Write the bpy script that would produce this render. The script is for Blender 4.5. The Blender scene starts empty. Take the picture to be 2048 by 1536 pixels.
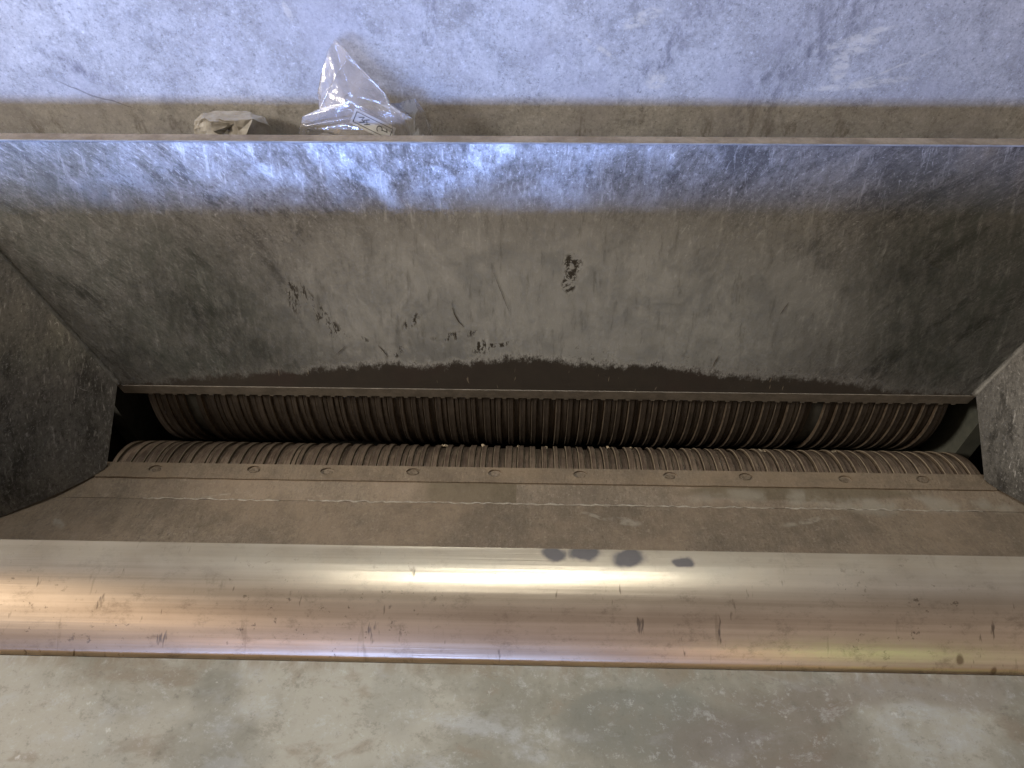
import bpy, bmesh, math, random
from mathutils import Vector, Matrix, noise, geometry
random.seed(7)
sc = bpy.context.scene
C = sc.collection
H0 = 1.6                                   # eye height of the phone above the hall floor

# ------------------------------------------------------------------ camera
cam = bpy.data.cameras.new('camera'); camo = bpy.data.objects.new('camera', cam); C.objects.link(camo)
cam.sensor_width = 36; cam.lens = 25; cam.clip_start = .01; cam.clip_end = 100
P, PSI, RHO = math.radians(48), math.radians(1.74), -.0102
F = Vector((-math.sin(PSI)*math.cos(P), math.cos(PSI)*math.cos(P), -math.sin(P)))
Rv = Vector((math.cos(PSI), math.sin(PSI), 0)); Uv = Rv.cross(F)
Rv, Uv = (math.cos(RHO)*Rv + math.sin(RHO)*Uv), (math.cos(RHO)*Uv - math.sin(RHO)*Rv)
camo.matrix_world = Matrix(((Rv.x, Uv.x, -F.x, 0), (Rv.y, Uv.y, -F.y, 0), (Rv.z, Uv.z, -F.z, H0), (0, 0, 0, 1)))
sc.camera = camo
sc.view_settings.view_transform = 'Standard'; sc.view_settings.look = 'None'
sc.view_settings.gamma = 1; sc.view_settings.exposure = 0
sc.render.resolution_x, sc.render.resolution_y = 1024, 768

# ------------------------------------------------------------------ world: dim warm hall
w = bpy.data.worlds.new("World"); sc.world = w; w.use_nodes = True
wn = w.node_tree; bg = wn.nodes['Background']
tc = wn.nodes.new('ShaderNodeTexCoord'); sp = wn.nodes.new('ShaderNodeSeparateXYZ')
mr = wn.nodes.new('ShaderNodeMapRange'); mr.inputs[1].default_value = -.5; mr.inputs[2].default_value = .8
rp = wn.nodes.new('ShaderNodeMix'); rp.data_type = 'RGBA'
rp.inputs[6].default_value = (.36, .31, .26, 1); rp.inputs[7].default_value = (.64, .63, .61, 1)
wm = wn.nodes.new('ShaderNodeMix'); wm.data_type = 'RGBA'; wm.inputs[6].default_value = (1.6, 1.20, .88, 1)
m2 = wn.nodes.new('ShaderNodeMapRange'); m2.inputs[1].default_value = -.75; m2.inputs[2].default_value = .1; wn.links.new(sp.outputs['Y'], m2.inputs[0]); wn.links.new(m2.outputs[0], wm.inputs[0])
wn.links.new(tc.outputs['Generated'], sp.inputs[0]); wn.links.new(sp.outputs['Z'], mr.inputs[0])
wn.links.new(mr.outputs[0], rp.inputs[0]); wn.links.new(rp.outputs[2], wm.inputs[7]); wn.links.new(wm.outputs[2], bg.inputs['Color'])
bg.inputs['Strength'].default_value = .24

# ------------------------------------------------------------------ lamps of the hall and added glint lights
def lamp(name, loc, target, sx, sy, power, col):
    l = bpy.data.lights.new(name, 'AREA'); l.shape = 'RECTANGLE'; l.size = sx; l.size_y = sy
    l.energy = power; l.color = col
    o = bpy.data.objects.new(name, l); C.objects.link(o); o.location = loc
    o.rotation_euler = (Vector(target)-Vector(loc)).to_track_quat('-Z', 'Y').to_euler()
    return o
dl = lamp('doorway_daylight', (-1.15, -2.7, H0-.01), (-.50, .9, H0-.42), 2.3, .50, 14.5, (.30, .46, 1.0)); dl.data.spread = math.radians(37)
sl = lamp('ceiling_strip_lamp', (.0, .66, H0+1.75), (.05, .45, H0-.5), 1.0, .04, 2.3, (.97, 1.0, .95)); sl.data.spread = math.radians(64)
lamp('ceiling_lamp_left', (-2.55, -.35, H0+.92), (.1, .6, H0-.7), .5, .5, 62, (1.0, .91, .80))
lamp('orange_lamp', (-1.5, -.45, H0+1.3), (0, .2, H0-.4), 1.8, .50, 3.0, (1.0, .74, .50))
lamp('green_glint_light', (1.0, -1.3, H0+.66), (.2, .2, H0-.4), .34, .05, .30, (.45, 1.0, .15))  # small light added for the green glint on the lip, no known lamp
lamp('amber_glint_light', (.66, -1.5, H0+.66), (.2, .2, H0-.4), .42, .05, .45, (1.0, .62, .32))  # added light without a known lamp, gives the lip an amber glint
lamp('amber_glint_light', (-.80, -1.5, H0+.70), (-.1, .2, H0-.4), .50, .06, .55, (1.0, .66, .36))  # likewise added, for the amber glint on the lip's left half

# ------------------------------------------------------------------ place on planes of the machine
f_px = 25/36*2048
def ray(x, y): return F*f_px + Rv*(x-1024) - Uv*(y-768)
def on_panel(x, y, p, q):                  # photo pixel -> (X, Y, Z) on the plane through profile points p, q (Y, Z rel. eye)
    n = Vector((0, q[1]-p[1], -(q[0]-p[0]))); r = ray(x, y)
    return r*(n.dot(Vector((0, p[0], p[1])))/n.dot(r))
def uv_on(x, y, p, q):                     # -> texture coordinates (metres along X, metres from p)
    h = on_panel(x, y, p, q); return (h.x, math.hypot(h.y-p[0], h.z-p[1]) * (1 if (h.y-p[0])*(q[0]-p[0])+(h.z-p[1])*(q[1]-p[1]) > 0 else -1))
def flat(x, y, Z): r = ray(x, y); return r*(Z/r.z)

# ------------------------------------------------------------------ materials
class NT:
    def __init__(s, name):
        s.m = bpy.data.materials.new(name); s.m.use_nodes = True; s.t = s.m.node_tree
        s.b = s.t.nodes['Principled BSDF']; s._uv = None
    def n(s, typ, **k):
        o = s.t.nodes.new('ShaderNode'+typ)
        for a, v in k.items(): setattr(o, a, v)
        return o
    def put(s, sock, v):
        if hasattr(v, 'is_output'): s.t.links.new(v, sock)
        elif v is not None:
            if isinstance(v, (tuple, list)) and sock.type == 'RGBA' and len(v) == 3: v = (*v, 1)
            sock.default_value = v
    def uv(s):
        if s._uv is None: s._uv = s.n('UVMap').outputs[0]
        return s._uv
    def obj(s):
        tc = s.n('TexCoord').outputs['Object']; oi = s.n('ObjectInfo').outputs['Random']
        v = s.n('VectorMath', operation='ADD'); s.put(v.inputs[0], tc)
        k = s.n('CombineXYZ'); s.put(k.inputs[0], s.mul(oi, 7.3)); s.put(k.inputs[1], s.mul(oi, 31.7)); s.put(v.inputs[1], k.outputs[0])
        return v.outputs[0]
    def rand(s): return s.n('ObjectInfo').outputs['Random']
    def map(s, vec, sc=(1, 1, 1), rot=0, loc=(0, 0, 0)):
        o = s.n('Mapping'); s.put(o.inputs[0], vec); o.inputs['Location'].default_value = loc
        o.inputs['Rotation'].default_value = (0, 0, rot); o.inputs['Scale'].default_value = sc
        return o.outputs[0]
    def noise(s, vec, scale=5, detail=4, rough=.55, dist=0):
        o = s.n('TexNoise'); s.put(o.inputs['Vector'], vec); o.inputs['Scale'].default_value = scale
        o.inputs['Detail'].default_value = detail; o.inputs['Roughness'].default_value = rough; o.inputs['Distortion'].default_value = dist
        return o.outputs['Fac']
    def vor(s, vec, scale, feature='F1'):
        o = s.n('TexVoronoi', feature=feature); s.put(o.inputs['Vector'], vec); o.inputs['Scale'].default_value = scale
        return o.outputs['Distance']
    def ramp(s, v, a, b, c=0, d=1, smooth=True):
        o = s.n('MapRange'); o.interpolation_type = 'SMOOTHSTEP' if smooth else 'LINEAR'
        s.put(o.inputs[0], v); o.inputs[1].default_value = a; o.inputs[2].default_value = b
        o.inputs[3].default_value = c; o.inputs[4].default_value = d; return o.outputs[0]
    def op(s, k, a, b=0):
        o = s.n('Math', operation=k); s.put(o.inputs[0], a); s.put(o.inputs[1], b); return o.outputs[0]
    def mul(s, a, b): return s.op('MULTIPLY', a, b)
    def add(s, a, b): return s.op('ADD', a, b)
    def sub(s, a, b): return s.op('SUBTRACT', a, b)
    def mx(s, a, b): return s.op('MAXIMUM', a, b)
    def mix(s, fac, a, b, mode='MIX'):
        o = s.n('Mix', data_type='RGBA', blend_type=mode); s.put(o.inputs[0], fac); s.put(o.inputs[6], a); s.put(o.inputs[7], b); return o.outputs[2]
    def xy(s, vec):
        o = s.n('SeparateXYZ'); s.put(o.inputs[0], vec); return o.outputs[0], o.outputs[1]
    def spot(s, vec, c, r, ang=0, soft=.4):
        """1 inside an ellipse at c with radii r, falling to 0 outside"""
        a = s.n('VectorMath', operation='SUBTRACT'); s.put(a.inputs[0], vec); a.inputs[1].default_value = (c[0], c[1], 0)
        m = s.map(a.outputs[0], (1/r[0], 1/r[1], 0)) if not ang else s.map(s.map(a.outputs[0], rot=-ang), (1/r[0], 1/r[1], 0))
        l = s.n('VectorMath', operation='LENGTH'); s.put(l.inputs[0], m)
        return s.ramp(l.outputs['Value'], 1-soft, 1+soft, 1, 0)
    def bump(s, h, strength=.3, dist=.002):
        o = s.n('Bump'); o.inputs['Strength'].default_value = strength; o.inputs['Distance'].default_value = dist
        s.put(o.inputs['Height'], h); s.put(s.b.inputs['Normal'], o.outputs[0])
    def done(s, col, rough, metal=0):
        s.put(s.b.inputs['Base Color'], col); s.put(s.b.inputs['Roughness'], rough); s.put(s.b.inputs['Metallic'], metal); return s.m

def warp(m, vec, amt, scale):
    o = m.n('TexNoise'); m.put(o.inputs['Vector'], vec); o.inputs['Scale'].default_value = scale; o.inputs['Detail'].default_value = 3
    a = m.n('VectorMath', operation='SUBTRACT'); m.put(a.inputs[0], o.outputs['Color']); a.inputs[1].default_value = (.5, .5, .5)
    b = m.n('VectorMath', operation='SCALE'); m.put(b.inputs[0], a.outputs[0]); b.inputs['Scale'].default_value = amt
    c = m.n('VectorMath', operation='ADD'); m.put(c.inputs[0], vec); m.put(c.inputs[1], b.outputs[0]); return c.outputs[0]

def scratches(m, uv, rot, scale=26, stretch=14, lo=.66, hi=.78, seed=0):
    """short bright scuffs drawn out along one direction, thinned out by a blotchy mask"""
    v = m.map(warp(m, uv, .012, 9), (stretch, 1, 1), rot, (seed*3.1, seed*1.7, 0))
    a = m.ramp(m.noise(v, scale, 2, .6), lo, hi)
    k = m.ramp(m.noise(m.map(uv, loc=(seed, seed*.7, 0)), 5.5, 3, .6), .42, .68)
    return m.mul(a, k)

def steel(name, base, dark, light, rot=0, rough=.42, metal=.75, extra=None, scuff=1.0, fan=0.0, dark_blot=.6, ani=1.0):
    """worn, dusty rolled steel: clouds, streaky drag marks, scuffs, grit"""
    m = NT(name); uv = m.uv()
    g = warp(m, uv, .02, 6)
    if fan:                                # drag marks lean outwards away from the slot's middle
        x, y = m.xy(uv)
        k = m.n('CombineXYZ'); m.put(k.inputs[0], m.add(x, m.mul(m.mul(x, y), -fan))); m.put(k.inputs[1], y); g = warp(m, k.outputs[0], .016, 7)
    cloud = m.noise(uv, 3.2, 5, .6, .3)
    cloud2 = m.noise(m.map(uv, loc=(4, 2, 0)), 13, 6, .72, .6)
    drag = m.noise(m.map(g, (1+2.2*ani, 1, 1), rot), 12, 6, .72, .3)
    fine = m.noise(m.map(g, (1+2.5*ani, 1, 1), rot+.2, (2, 5, 0)), 75+70*(1-ani), 5, .8)
    grit = m.noise(uv, 330, 3, .8)
    t = m.add(m.add(m.mul(cloud, .26), m.mul(cloud2, .30)), m.add(m.mul(drag, .22), m.mul(fine, .22)))
    col = m.mix(m.ramp(t, .40, .60), dark, base)
    s1 = scratches(m, g, rot+.12, 80, 4.5, .60, .70, 1); s2 = scratches(m, g, rot-.5, 60, 6, .62, .72, 3); s3 = scratches(m, g, rot+1.1, 46, 7, .64, .74, 5)
    hair = m.ramp(m.op('ABSOLUTE', m.sub(m.noise(m.map(uv, (2, 1, 1), rot-.3, (3, 3, 0)), 16, 2, .5, .6), .5)), .004, .0, 0, 1)
    hair = m.mul(hair, m.ramp(m.noise(m.map(uv, loc=(1, 8, 0)), 30, 2), .58, .66))
    pits = m.ramp(m.noise(m.map(uv, loc=(7, 1, 0)), 60, 4, .8), .60, .72)
    sc_ = m.mul(m.mx(m.mx(m.mul(s1, .6), hair), m.mx(m.mul(s2, .8), m.mul(s3, .7))), scuff)
    col = m.mix(m.mul(m.ramp(m.noise(m.map(g, (1+1.4*ani, 1, 1), rot+.25, (9, 9, 0)), 9, 9, .80), .50, .63), dark_blot), col, tuple(c*.5 for c in dark))
    col = m.mix(m.mul(pits, .30), col, light)
    col = m.mix(m.mul(sc_, .75), col, light)
    spk = m.noise(m.map(g, (1+.8*ani, 1, 1), rot, (5, 1, 0)), 150, 4, .85)
    col = m.mix(m.mul(m.ramp(spk, .54, .68), .60), col, tuple(c*.4 for c in dark))
    col = m.mix(m.mul(m.ramp(spk, .43, .30), .50), col, light)
    col = m.mix(m.mul(m.ramp(grit, .55, .70), .55), col, tuple(c*.4 for c in dark))
    col = m.mix(m.mul(m.ramp(grit, .42, .28), .45), col, light)
    met = m.ramp(t, .36, .62, metal*.7, metal)
    rg = m.add(m.ramp(m.add(cloud2, m.mul(drag, .5)), .55, .95, rough+.12, rough-.08), m.mul(grit, .06))
    if extra: col, rg, met = extra(m, uv, col, rg, met)
    m.bump(m.add(m.add(m.mul(fine, .5), m.mul(grit, .5)), m.add(m.mul(cloud2, 1.5), m.mul(sc_, .5))), .28, .0012)
    return m.done(col, rg, met)

# profile points (Y, Z) relative to the eye
Pb, Pt = (.660, -.745), (.773, -.434)      # hopper back wall, bottom and top
Pe, Pse = (.588, -.8335), (.531, -.8335)   # floor plate edge over the lower roller, weld seam
Pf = (.400, -.799)                         # front end of the sloping floor
RW = .905                                  # rear wall

def wall_marks(m, uv, col, rg, met):
    x, y = m.xy(uv)
    # worn, glossier centre, with its reflected glow painted in as paler colour
    worn_glow = m.spot(warp(m, uv, .12, 4), uv_on(1110, 640, Pb, Pt), (.36, .13), 0, .45)
    col = m.mix(m.mul(worn_glow, .62), col, (.74, .735, .71)); rg = m.mx(m.add(rg, m.mul(worn_glow, -.10)), .285)
    vs_ = m.noise(m.map(warp(m, uv, .01, 9), (6, 1, 1), .12, (1, 2, 0)), 16, 6, .75); col = m.mix(m.mul(m.ramp(vs_, .52, .68), .42), col, (.15, .14, .12)); col = m.mix(m.mul(m.ramp(vs_, .46, .32), .30), col, (.80, .79, .76))
    wall_shade = m.mx(m.mx(m.spot(warp(m, uv, .16, 5), uv_on(370, 640, Pb, Pt), (.17, .12), -.5, .5), m.mul(m.spot(warp(m, uv, .2, 4), uv_on(60, 480, Pb, Pt), (.22, .13), 0, .6), .8)), m.spot(warp(m, uv, .16, 5), uv_on(1900, 600, Pb, Pt), (.12, .14), .5, .5))  # painted shade: darkens the wall at lower left, far left and right end
    col = m.mix(m.mul(m.mul(wall_shade, m.ramp(m.noise(m.map(uv, (2.5, 1, 1), .35), 22, 7, .8), .35, .62, .35, 1)), .72), col, (.075, .085, .072))
    # dust crust above the slot with a ragged top
    cen = uv_on(1060, 785, Pb, Pt)[0]
    rag = m.add(m.mul(m.sub(m.noise(m.map(uv, loc=(1, 3, 0)), 9, 3, .6), .5), .030),
                m.add(m.mul(m.sub(m.noise(m.map(uv, (1, .8, 1), .12), 55, 5, .8), .5), .045), m.mul(m.sub(m.noise(m.map(uv, (1.5, .5, 1), -.3), 230, 3, .8), .5), .016)))
    isl = m.mul(m.ramp(m.noise(m.map(warp(m, uv, .01, 50), loc=(4, 4, 0)), 95, 5, .75), .58, .62), m.ramp(m.noise(m.map(uv, loc=(9, 4, 0)), 12, 2), .42, .6))
    rx = m.op('ABSOLUTE', m.sub(x, cen)); hgt = m.sub(.053, m.mul(m.op('POWER', rx, 1.3), .095))
    cr = m.ramp(m.sub(m.add(y, rag), hgt), -.0110, .0050, 1, 0)
    cr = m.mx(cr, m.mul(isl, m.ramp(m.sub(y, hgt), .004, .035, .9, 0)))
    dust = m.mix(m.noise(uv, 40, 5, .7), (.013, .010, .007), (.038, .027, .018))
    dust = m.mix(m.mul(m.ramp(m.noise(uv, 7, 3), .5, .7), .6), dust, (.028, .015, .011))
    fl = m.ramp(m.noise(m.map(warp(m, uv, .03, 12), (7, 1, 1), .9), 30, 2), .70, .74)
    dust = m.mix(m.mul(fl, .5), dust, (.26, .21, .15))
    col = m.mix(cr, col, dust); rg = m.add(m.mul(rg, m.sub(1, cr)), m.mul(cr, .9)); met = m.mul(met, m.sub(1, cr))
    # rust patch and dark smears
    k = m.ramp(m.noise(warp(m, uv, .01, 60), 85, 5, .75), .46, .53)
    sp_ = m.mx(m.spot(warp(m, uv, .02, 20), uv_on(1146, 527, Pb, Pt), (.014, .013), 0, .25), m.spot(warp(m, uv, .02, 22), uv_on(1140, 560, Pb, Pt), (.011, .018), 0, .25))
    sm = None
    for (a, b, r1, r2, an) in ((585, 590, .010, .028, 0), (632, 612, .008, .040, .5), (655, 645, .012, .028, .6), (825, 640, .018, .007, .7), (910, 670, .035, .006, .2), (985, 690, .03, .004, .1), (800, 700, .014, .006, .8), (700, 670, .03, .004, -.4), (960, 695, .016, .012, 0)):
        q = m.spot(warp(m, uv, .012, 30), uv_on(a, b, Pb, Pt), (r1, r2), an, .4); sm = q if sm is None else m.mx(sm, q)
    k2 = m.ramp(m.noise(m.map(warp(m, uv, .008, 30), (3.2, 1, 1), .25), 42, 4, .7), .50, .55)
    mk = m.mx(m.mul(sp_, k), m.mul(sm, k2))
    col = m.mix(mk, col, (.030, .024, .017)); rg = m.add(rg, m.mul(mk, .2)); met = m.mul(met, m.sub(1, m.mul(mk, .8)))
    return col, rg, met
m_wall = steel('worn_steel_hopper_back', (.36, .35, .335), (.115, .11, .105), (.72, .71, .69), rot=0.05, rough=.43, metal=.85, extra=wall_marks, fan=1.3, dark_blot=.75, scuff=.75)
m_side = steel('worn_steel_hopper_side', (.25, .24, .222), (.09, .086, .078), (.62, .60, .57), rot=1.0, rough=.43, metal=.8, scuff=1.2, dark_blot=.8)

def rear_marks(m, uv, col, rg, met):
    A, B = (RW, -1), (RW, 0)
    def at(px, py): h = on_panel(px, py, A, B); return (h.x, h.z+.75)
    s = None
    for (a, b, r1, r2, an) in ((1285, 38, .022, .008, .5), (1200, 98, .022, .003, -.55), (1710, 75, .045, .005, .35), (1725, 88, .020, .010, .2), (1680, 130, .012, .02, .2), (1720, 168, .06, .005, .12), (1312, 160, .012, .013, 0), (1800, 130, .05, .0015, .45), (575, 22, .004, .012, .3)):
        q = m.spot(warp(m, uv, .012, 28), at(a, b), (r1, r2), an, .25); s = q if s is None else m.mx(s, q)
    s = m.mul(s, m.ramp(m.noise(m.map(warp(m, uv, .02, 30), (1, 3, 1), .35), 60, 5, .8), .40, .56))
    col = m.mix(m.mul(s, .65), col, (.62, .57, .46)); met = m.mul(met, m.sub(1, m.mul(s, .6)))
    fg = m.noise(m.map(uv, loc=(8, 3, 0)), 70, 8, .9); col = m.mix(m.mul(m.ramp(fg, .53, .66), .55), col, (.17, .165, .18)); col = m.mix(m.mul(m.ramp(fg, .46, .34), .5), col, (.78, .78, .80))
    pt2 = m.noise(m.map(uv, loc=(1, 5, 0)), 4.5, 6, .7); col = m.mix(m.mul(m.ramp(pt2, .47, .62), .45), col, (.42, .395, .39))
    # long scored line and dark diagonal smears
    d = None
    for (a, b, r1, r2, an) in ((1375, 60, .10, .016, .85), (1600, 110, .14, .03, 1.0), (1700, 40, .10, .02, .9), (860, 30, .04, .01, 1.2), (150, 130, .05, .01, -.6)):
        q = m.spot(warp(m, uv, .05, 8), at(a, b), (r1, r2), an, .6); d = q if d is None else m.mx(d, q)
    d = m.mul(d, m.ramp(m.noise(m.map(uv, (2.2, 1, 1), -.6), 34, 7, .8), .42, .66))
    col = m.mix(m.mul(d, .75), col, (.14, .13, .14))
    l = m.spot(warp(m, uv, .02, 14), at(190, 188), (.045, .0011), -.42, .4)
    col = m.mix(m.mul(l, .55), col, (.10, .09, .08))
    # drips and grime near the foot of the plate
    x, y = m.xy(uv)
    g = m.mul(m.ramp(y, .22, .33, 1, 0), m.ramp(m.noise(m.map(uv, (3, 1, 1)), 16, 5, .7), .52, .66))
    col = m.mix(m.mul(g, .7), col, (.10, .075, .045))
    return col, rg, met
m_rear = steel('galvanised_steel_rear_wall', (.60, .575, .53), (.34, .325, .30), (.84, .84, .84), rot=0.25, rough=.50, metal=.30, extra=rear_marks, scuff=.30, dark_blot=.45, ani=.12)

def floor_marks(m, uv, col, rg, met):
    x, y = m.xy(uv)
    def U(px, py): h = on_panel(px, py, Pe, Pse); return (h.x, Pe[0]-h.y)
    col = m.mix(m.mul(m.ramp(m.noise(uv, 6, 4), .4, .65), .5), col, (.36, .27, .19))
    wx, wy = m.xy(warp(m, uv, .006, 30)); a0, a1 = U(835, 950)[0], U(1032, 950)[0]; b0, b1 = U(930, 948)[1], U(930, 1003)[1]
    pt_ = m.mul(m.mul(m.ramp(wx, a0-.012, a0+.03), m.ramp(wx, a1, a1+.0015, 1, 0)), m.mul(m.ramp(wy, b0, b0+.002), m.ramp(wy, b1-.002, b1, 1, 0)))
    col = m.mix(m.mul(m.ramp(m.noise(m.map(uv, loc=(6, 6, 0)), 17, 7, .8), .46, .64), .45), col, (.14, .11, .08))
    col = m.mix(m.mul(m.ramp(m.noise(m.map(uv, loc=(2, 6, 0)), 90, 5, .8), .54, .70), .5), col, (.43, .36, .28))
    sd = m.mx(pt_, m.spot(warp(m, uv, .02, 10), U(1600, 985), (.16, .013), -.02, .2))
    col = m.mix(m.mul(sd, .6), col, (.13, .105, .065)); rg = m.add(rg, m.mul(sd, .2))
    lt = m.mul(m.spot(warp(m, uv, .06, 9), U(1750, 1003), (.25, .012), 0, .5), m.ramp(m.noise(uv, 22, 4), .42, .58))
    col = m.mix(m.mul(lt, .6), col, (.36, .33, .27))
    tr = None
    for (a, b, r1, r2, an) in ((128, 1048, .018, .004, .9), (1250, 1045, .02, .006, .2), (1190, 1035, .016, .004, .3), (1620, 1045, .04, .004, -.2), (450, 985, .03, .0015, -.2)):
        q = m.spot(warp(m, uv, .02, 22), U(a, b), (r1, r2), an, .4); tr = q if tr is None else m.mx(tr, q)
    col = m.mix(m.mul(m.mul(tr, m.ramp(m.noise(uv, 60, 3), .4, .55)), .6), col, (.42, .38, .31))
    return col, rg, met
m_floor = steel('dusty_steel_hopper_floor', (.31, .245, .178), (.18, .142, .105), (.45, .39, .31), rot=1.75, rough=.55, metal=.25, extra=floor_marks, scuff=.45, dark_blot=.3)

def bolt_strip_marks(m, uv, col, rg, met):
    n = m.ramp(m.noise(uv, 8, 4), .45, .6)
    col = m.mix(m.mul(n, .5), col, (.27, .20, .13)); col = m.mix(m.mul(m.ramp(m.noise(m.map(uv, (.6, 1, 1)), 24, 7, .8), .48, .64), .45), col, (.13, .10, .07)); return col, rg, met
m_strip = steel('brown_dusty_bolt_strip', (.28, .215, .150), (.18, .138, .097), (.42, .36, .28), rot=1.57, rough=.6, metal=.2, extra=bolt_strip_marks, scuff=.2, dark_blot=.2)

def lip_marks(m, uv, col, rg, met):
    # (u = X, v = arc length from the far edge)
    d = None
    for (a, v0, r1, r2) in ((1107, .003, .0085, .0055), (1168, .003, .011, .0060), (1257, .005, .0105, .0068), (1364, .008, .0065, .0042)):
        h = on_panel(a, 1110, (.222, -.4007), (.2, -.4007)); q = m.spot(warp(m, uv, .009, 75), (h.x, v0), (r1, r2), 0, .30); d = q if d is None else m.mx(d, q)
    col = m.mix(m.mul(d, .92), col, (.055, .052, .065)); lipd = d; rg = m.add(rg, m.mul(d, .15))
    s = m.mul(m.ramp(m.noise(m.map(uv, loc=(3, 3, 0)), 110, 4, .75), .60, .68), m.ramp(m.noise(uv, 7, 3), .45, .62))
    s2 = m.ramp(m.noise(m.map(uv, (4, 1, 1), .2), 32, 3, .7), .64, .72)
    col = m.mix(m.mul(m.mx(s, s2), .8), col, (.09, .06, .035)); rg = m.add(rg, m.mul(m.mx(s, s2), .25))
    x, y = m.xy(uv)
    du = m.mul(m.ramp(y, .010, .032, 1, 0), m.ramp(m.noise(uv, 14, 5, .7), .3, .7, .5, 1))
    col = m.mix(m.mul(m.mul(du, .75), m.sub(1, m.mul(lipd, .8))), col, (.36, .325, .25)); rg = m.add(rg, m.mul(du, .16)); met = m.mul(met, m.sub(1, m.mul(du, .55)))
    q = None
    for (a, b, r) in ((-.285, .078, .006), (.255, .062, .0022), (.275, .068, .0018), (.315, .066, .0026), (.345, .066, .0024)):
        t = m.spot(warp(m, uv, .004, 120), (a, b), (r, r*1.3), 0, .4); q = t if q is None else m.mx(q, t)
    col = m.mix(m.mul(q, .7), col, (.12, .07, .04))
    return col, rg, met
def lip_mat():
    m = NT('polished_steel_lip'); uv = m.uv()
    band = m.noise(m.map(uv, (.25, 22, 1)), 6, 4, .6); fineb = m.noise(m.map(uv, (.5, 60, 1)), 9, 3, .6)
    c = m.noise(uv, 9, 5, .65)
    col = m.mix(m.ramp(m.add(m.mul(band, .6), m.mul(c, .4)), .35, .65), (.44, .35, .255), (.64, .53, .40))
    col = m.mix(m.mul(m.ramp(m.noise(m.map(uv, (1, 1.5, 1), .3), 45, 8, .85), .50, .68), .45), col, (.17, .13, .09))
    sc_ = scratches(m, uv, 1.3, 30, 12, .62, .72, 2)
    col = m.mix(m.mul(sc_, .08), col, (.7, .68, .62))
    dk = m.ramp(m.noise(m.map(uv, (5, 1, 1), .1, (6, 2, 0)), 22, 3, .7), .62, .72); col = m.mix(m.mul(dk, .35), col, (.2, .15, .1))
    rg = m.add(.12, m.add(m.mul(band, .08), m.mul(c, .06)))
    col, rg, met = lip_marks(m, uv, col, rg, .92)
    rg = m.mx(rg, .285)
    m.bump(m.add(m.mul(band, .8), m.add(m.mul(fineb, .5), m.mul(c, .6))), .16, .0008)
    return m.done(col, rg, met)
m_lip = lip_mat()

def sheet_mat():
    m = NT('stained_galvanised_sheet'); uv = m.uv()
    g = warp(m, uv, .05, 5)
    a = m.noise(g, 7, 6, .62, .4); b = m.noise(m.map(g, (1, 1.8, 1), .5, (3, 8, 0)), 15, 6, .68, .3); c = m.noise(uv, 60, 4, .7); gr = m.noise(uv, 300, 2, .7)
    col = m.mix(m.ramp(a, .40, .60), (.22, .202, .152), (.37, .345, .275))
    col = m.mix(m.mul(m.ramp(b, .52, .66), .55), col, (.42, .42, .40))
    col = m.mix(m.mul(m.ramp(b, .47, .36), .6), col, (.22, .17, .115))
    col = m.mix(m.mul(m.ramp(m.noise(m.map(uv, loc=(5, 5, 0)), 9, 4), .56, .7), .35), col, (.26, .28, .25))
    def U(px, py): h = on_panel(px, py, (.1, -.4212), (.05, -.4212)); return (h.x, .1566-h.y)
    st = None
    for (x, y, r1, r2, k) in ((1310, 1450, .055, .017, .7), (1230, 1425, .03, .012, .7), (1370, 1450, .03, .020, .6), (435, 1410, .017, .020, .3), (800, 1410, .02, .02, .25), (420, 1510, .03, .014, .4)):
        q = m.mul(m.spot(warp(m, uv, .045, 16), U(x, y), (r1, r2), 0, .22), m.mul(m.ramp(c, .3, .6, .6, 1), k)); st = q if st is None else m.mx(st, q)
    col = m.mix(st, col, (.155, .15, .12))
    br = None
    for (x, y, r1, r2) in ((1680, 1395, .06, .010), (1620, 1420, .02, .014), (1840, 1400, .05, .010), (1520, 1500, .05, .02)):
        q = m.spot(warp(m, uv, .05, 12), U(x, y), (r1, r2), 0, .5); br = q if br is None else m.mx(br, q)
    col = m.mix(m.mul(br, .5), col, (.17, .13, .10))
    sc_ = m.mx(scratches(m, g, .9, 60, 3, .60, .74, 4), scratches(m, g, 1.9, 48, 4, .62, .74, 7))
    sp2 = m.noise(m.map(uv, loc=(2, 2, 0)), 120, 6, .85); col = m.mix(m.mul(m.ramp(sp2, .54, .66), .45), col, (.13, .12, .09)); col = m.mix(m.mul(m.ramp(sp2, .45, .34), .4), col, (.50, .50, .46))
    bl = m.noise(m.map(warp(m, uv, .04, 12), (1, 1.5, 1), -.6, (6, 3, 0)), 34, 8, .85); col = m.mix(m.mul(m.ramp(bl, .54, .66), .42), col, (.46, .46, .43)); col = m.mix(m.mul(m.ramp(bl, .46, .36), .45), col, (.17, .15, .11))
    col = m.mix(m.mul(m.ramp(gr, .62, .74), .3), col, (.2, .18, .14)); col = m.mix(m.mul(m.ramp(c, .66, .74), .45), col, (.74, .72, .66))
    x, y = m.xy(uv)
    ed = m.mul(m.ramp(y, .0, .010, 1, 0), m.ramp(m.noise(m.map(uv, (1, .3, 1)), 60, 4, .7), .42, .6)); col = m.mix(m.mul(ed, .6), col, (.22, .17, .11))
    m.bump(m.add(m.mul(b, 1.2), m.mul(c, .4)), .2, .0012)
    return m.done(col, m.add(.44, m.mul(b, .2)), .28)
m_sheet = sheet_mat()

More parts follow.
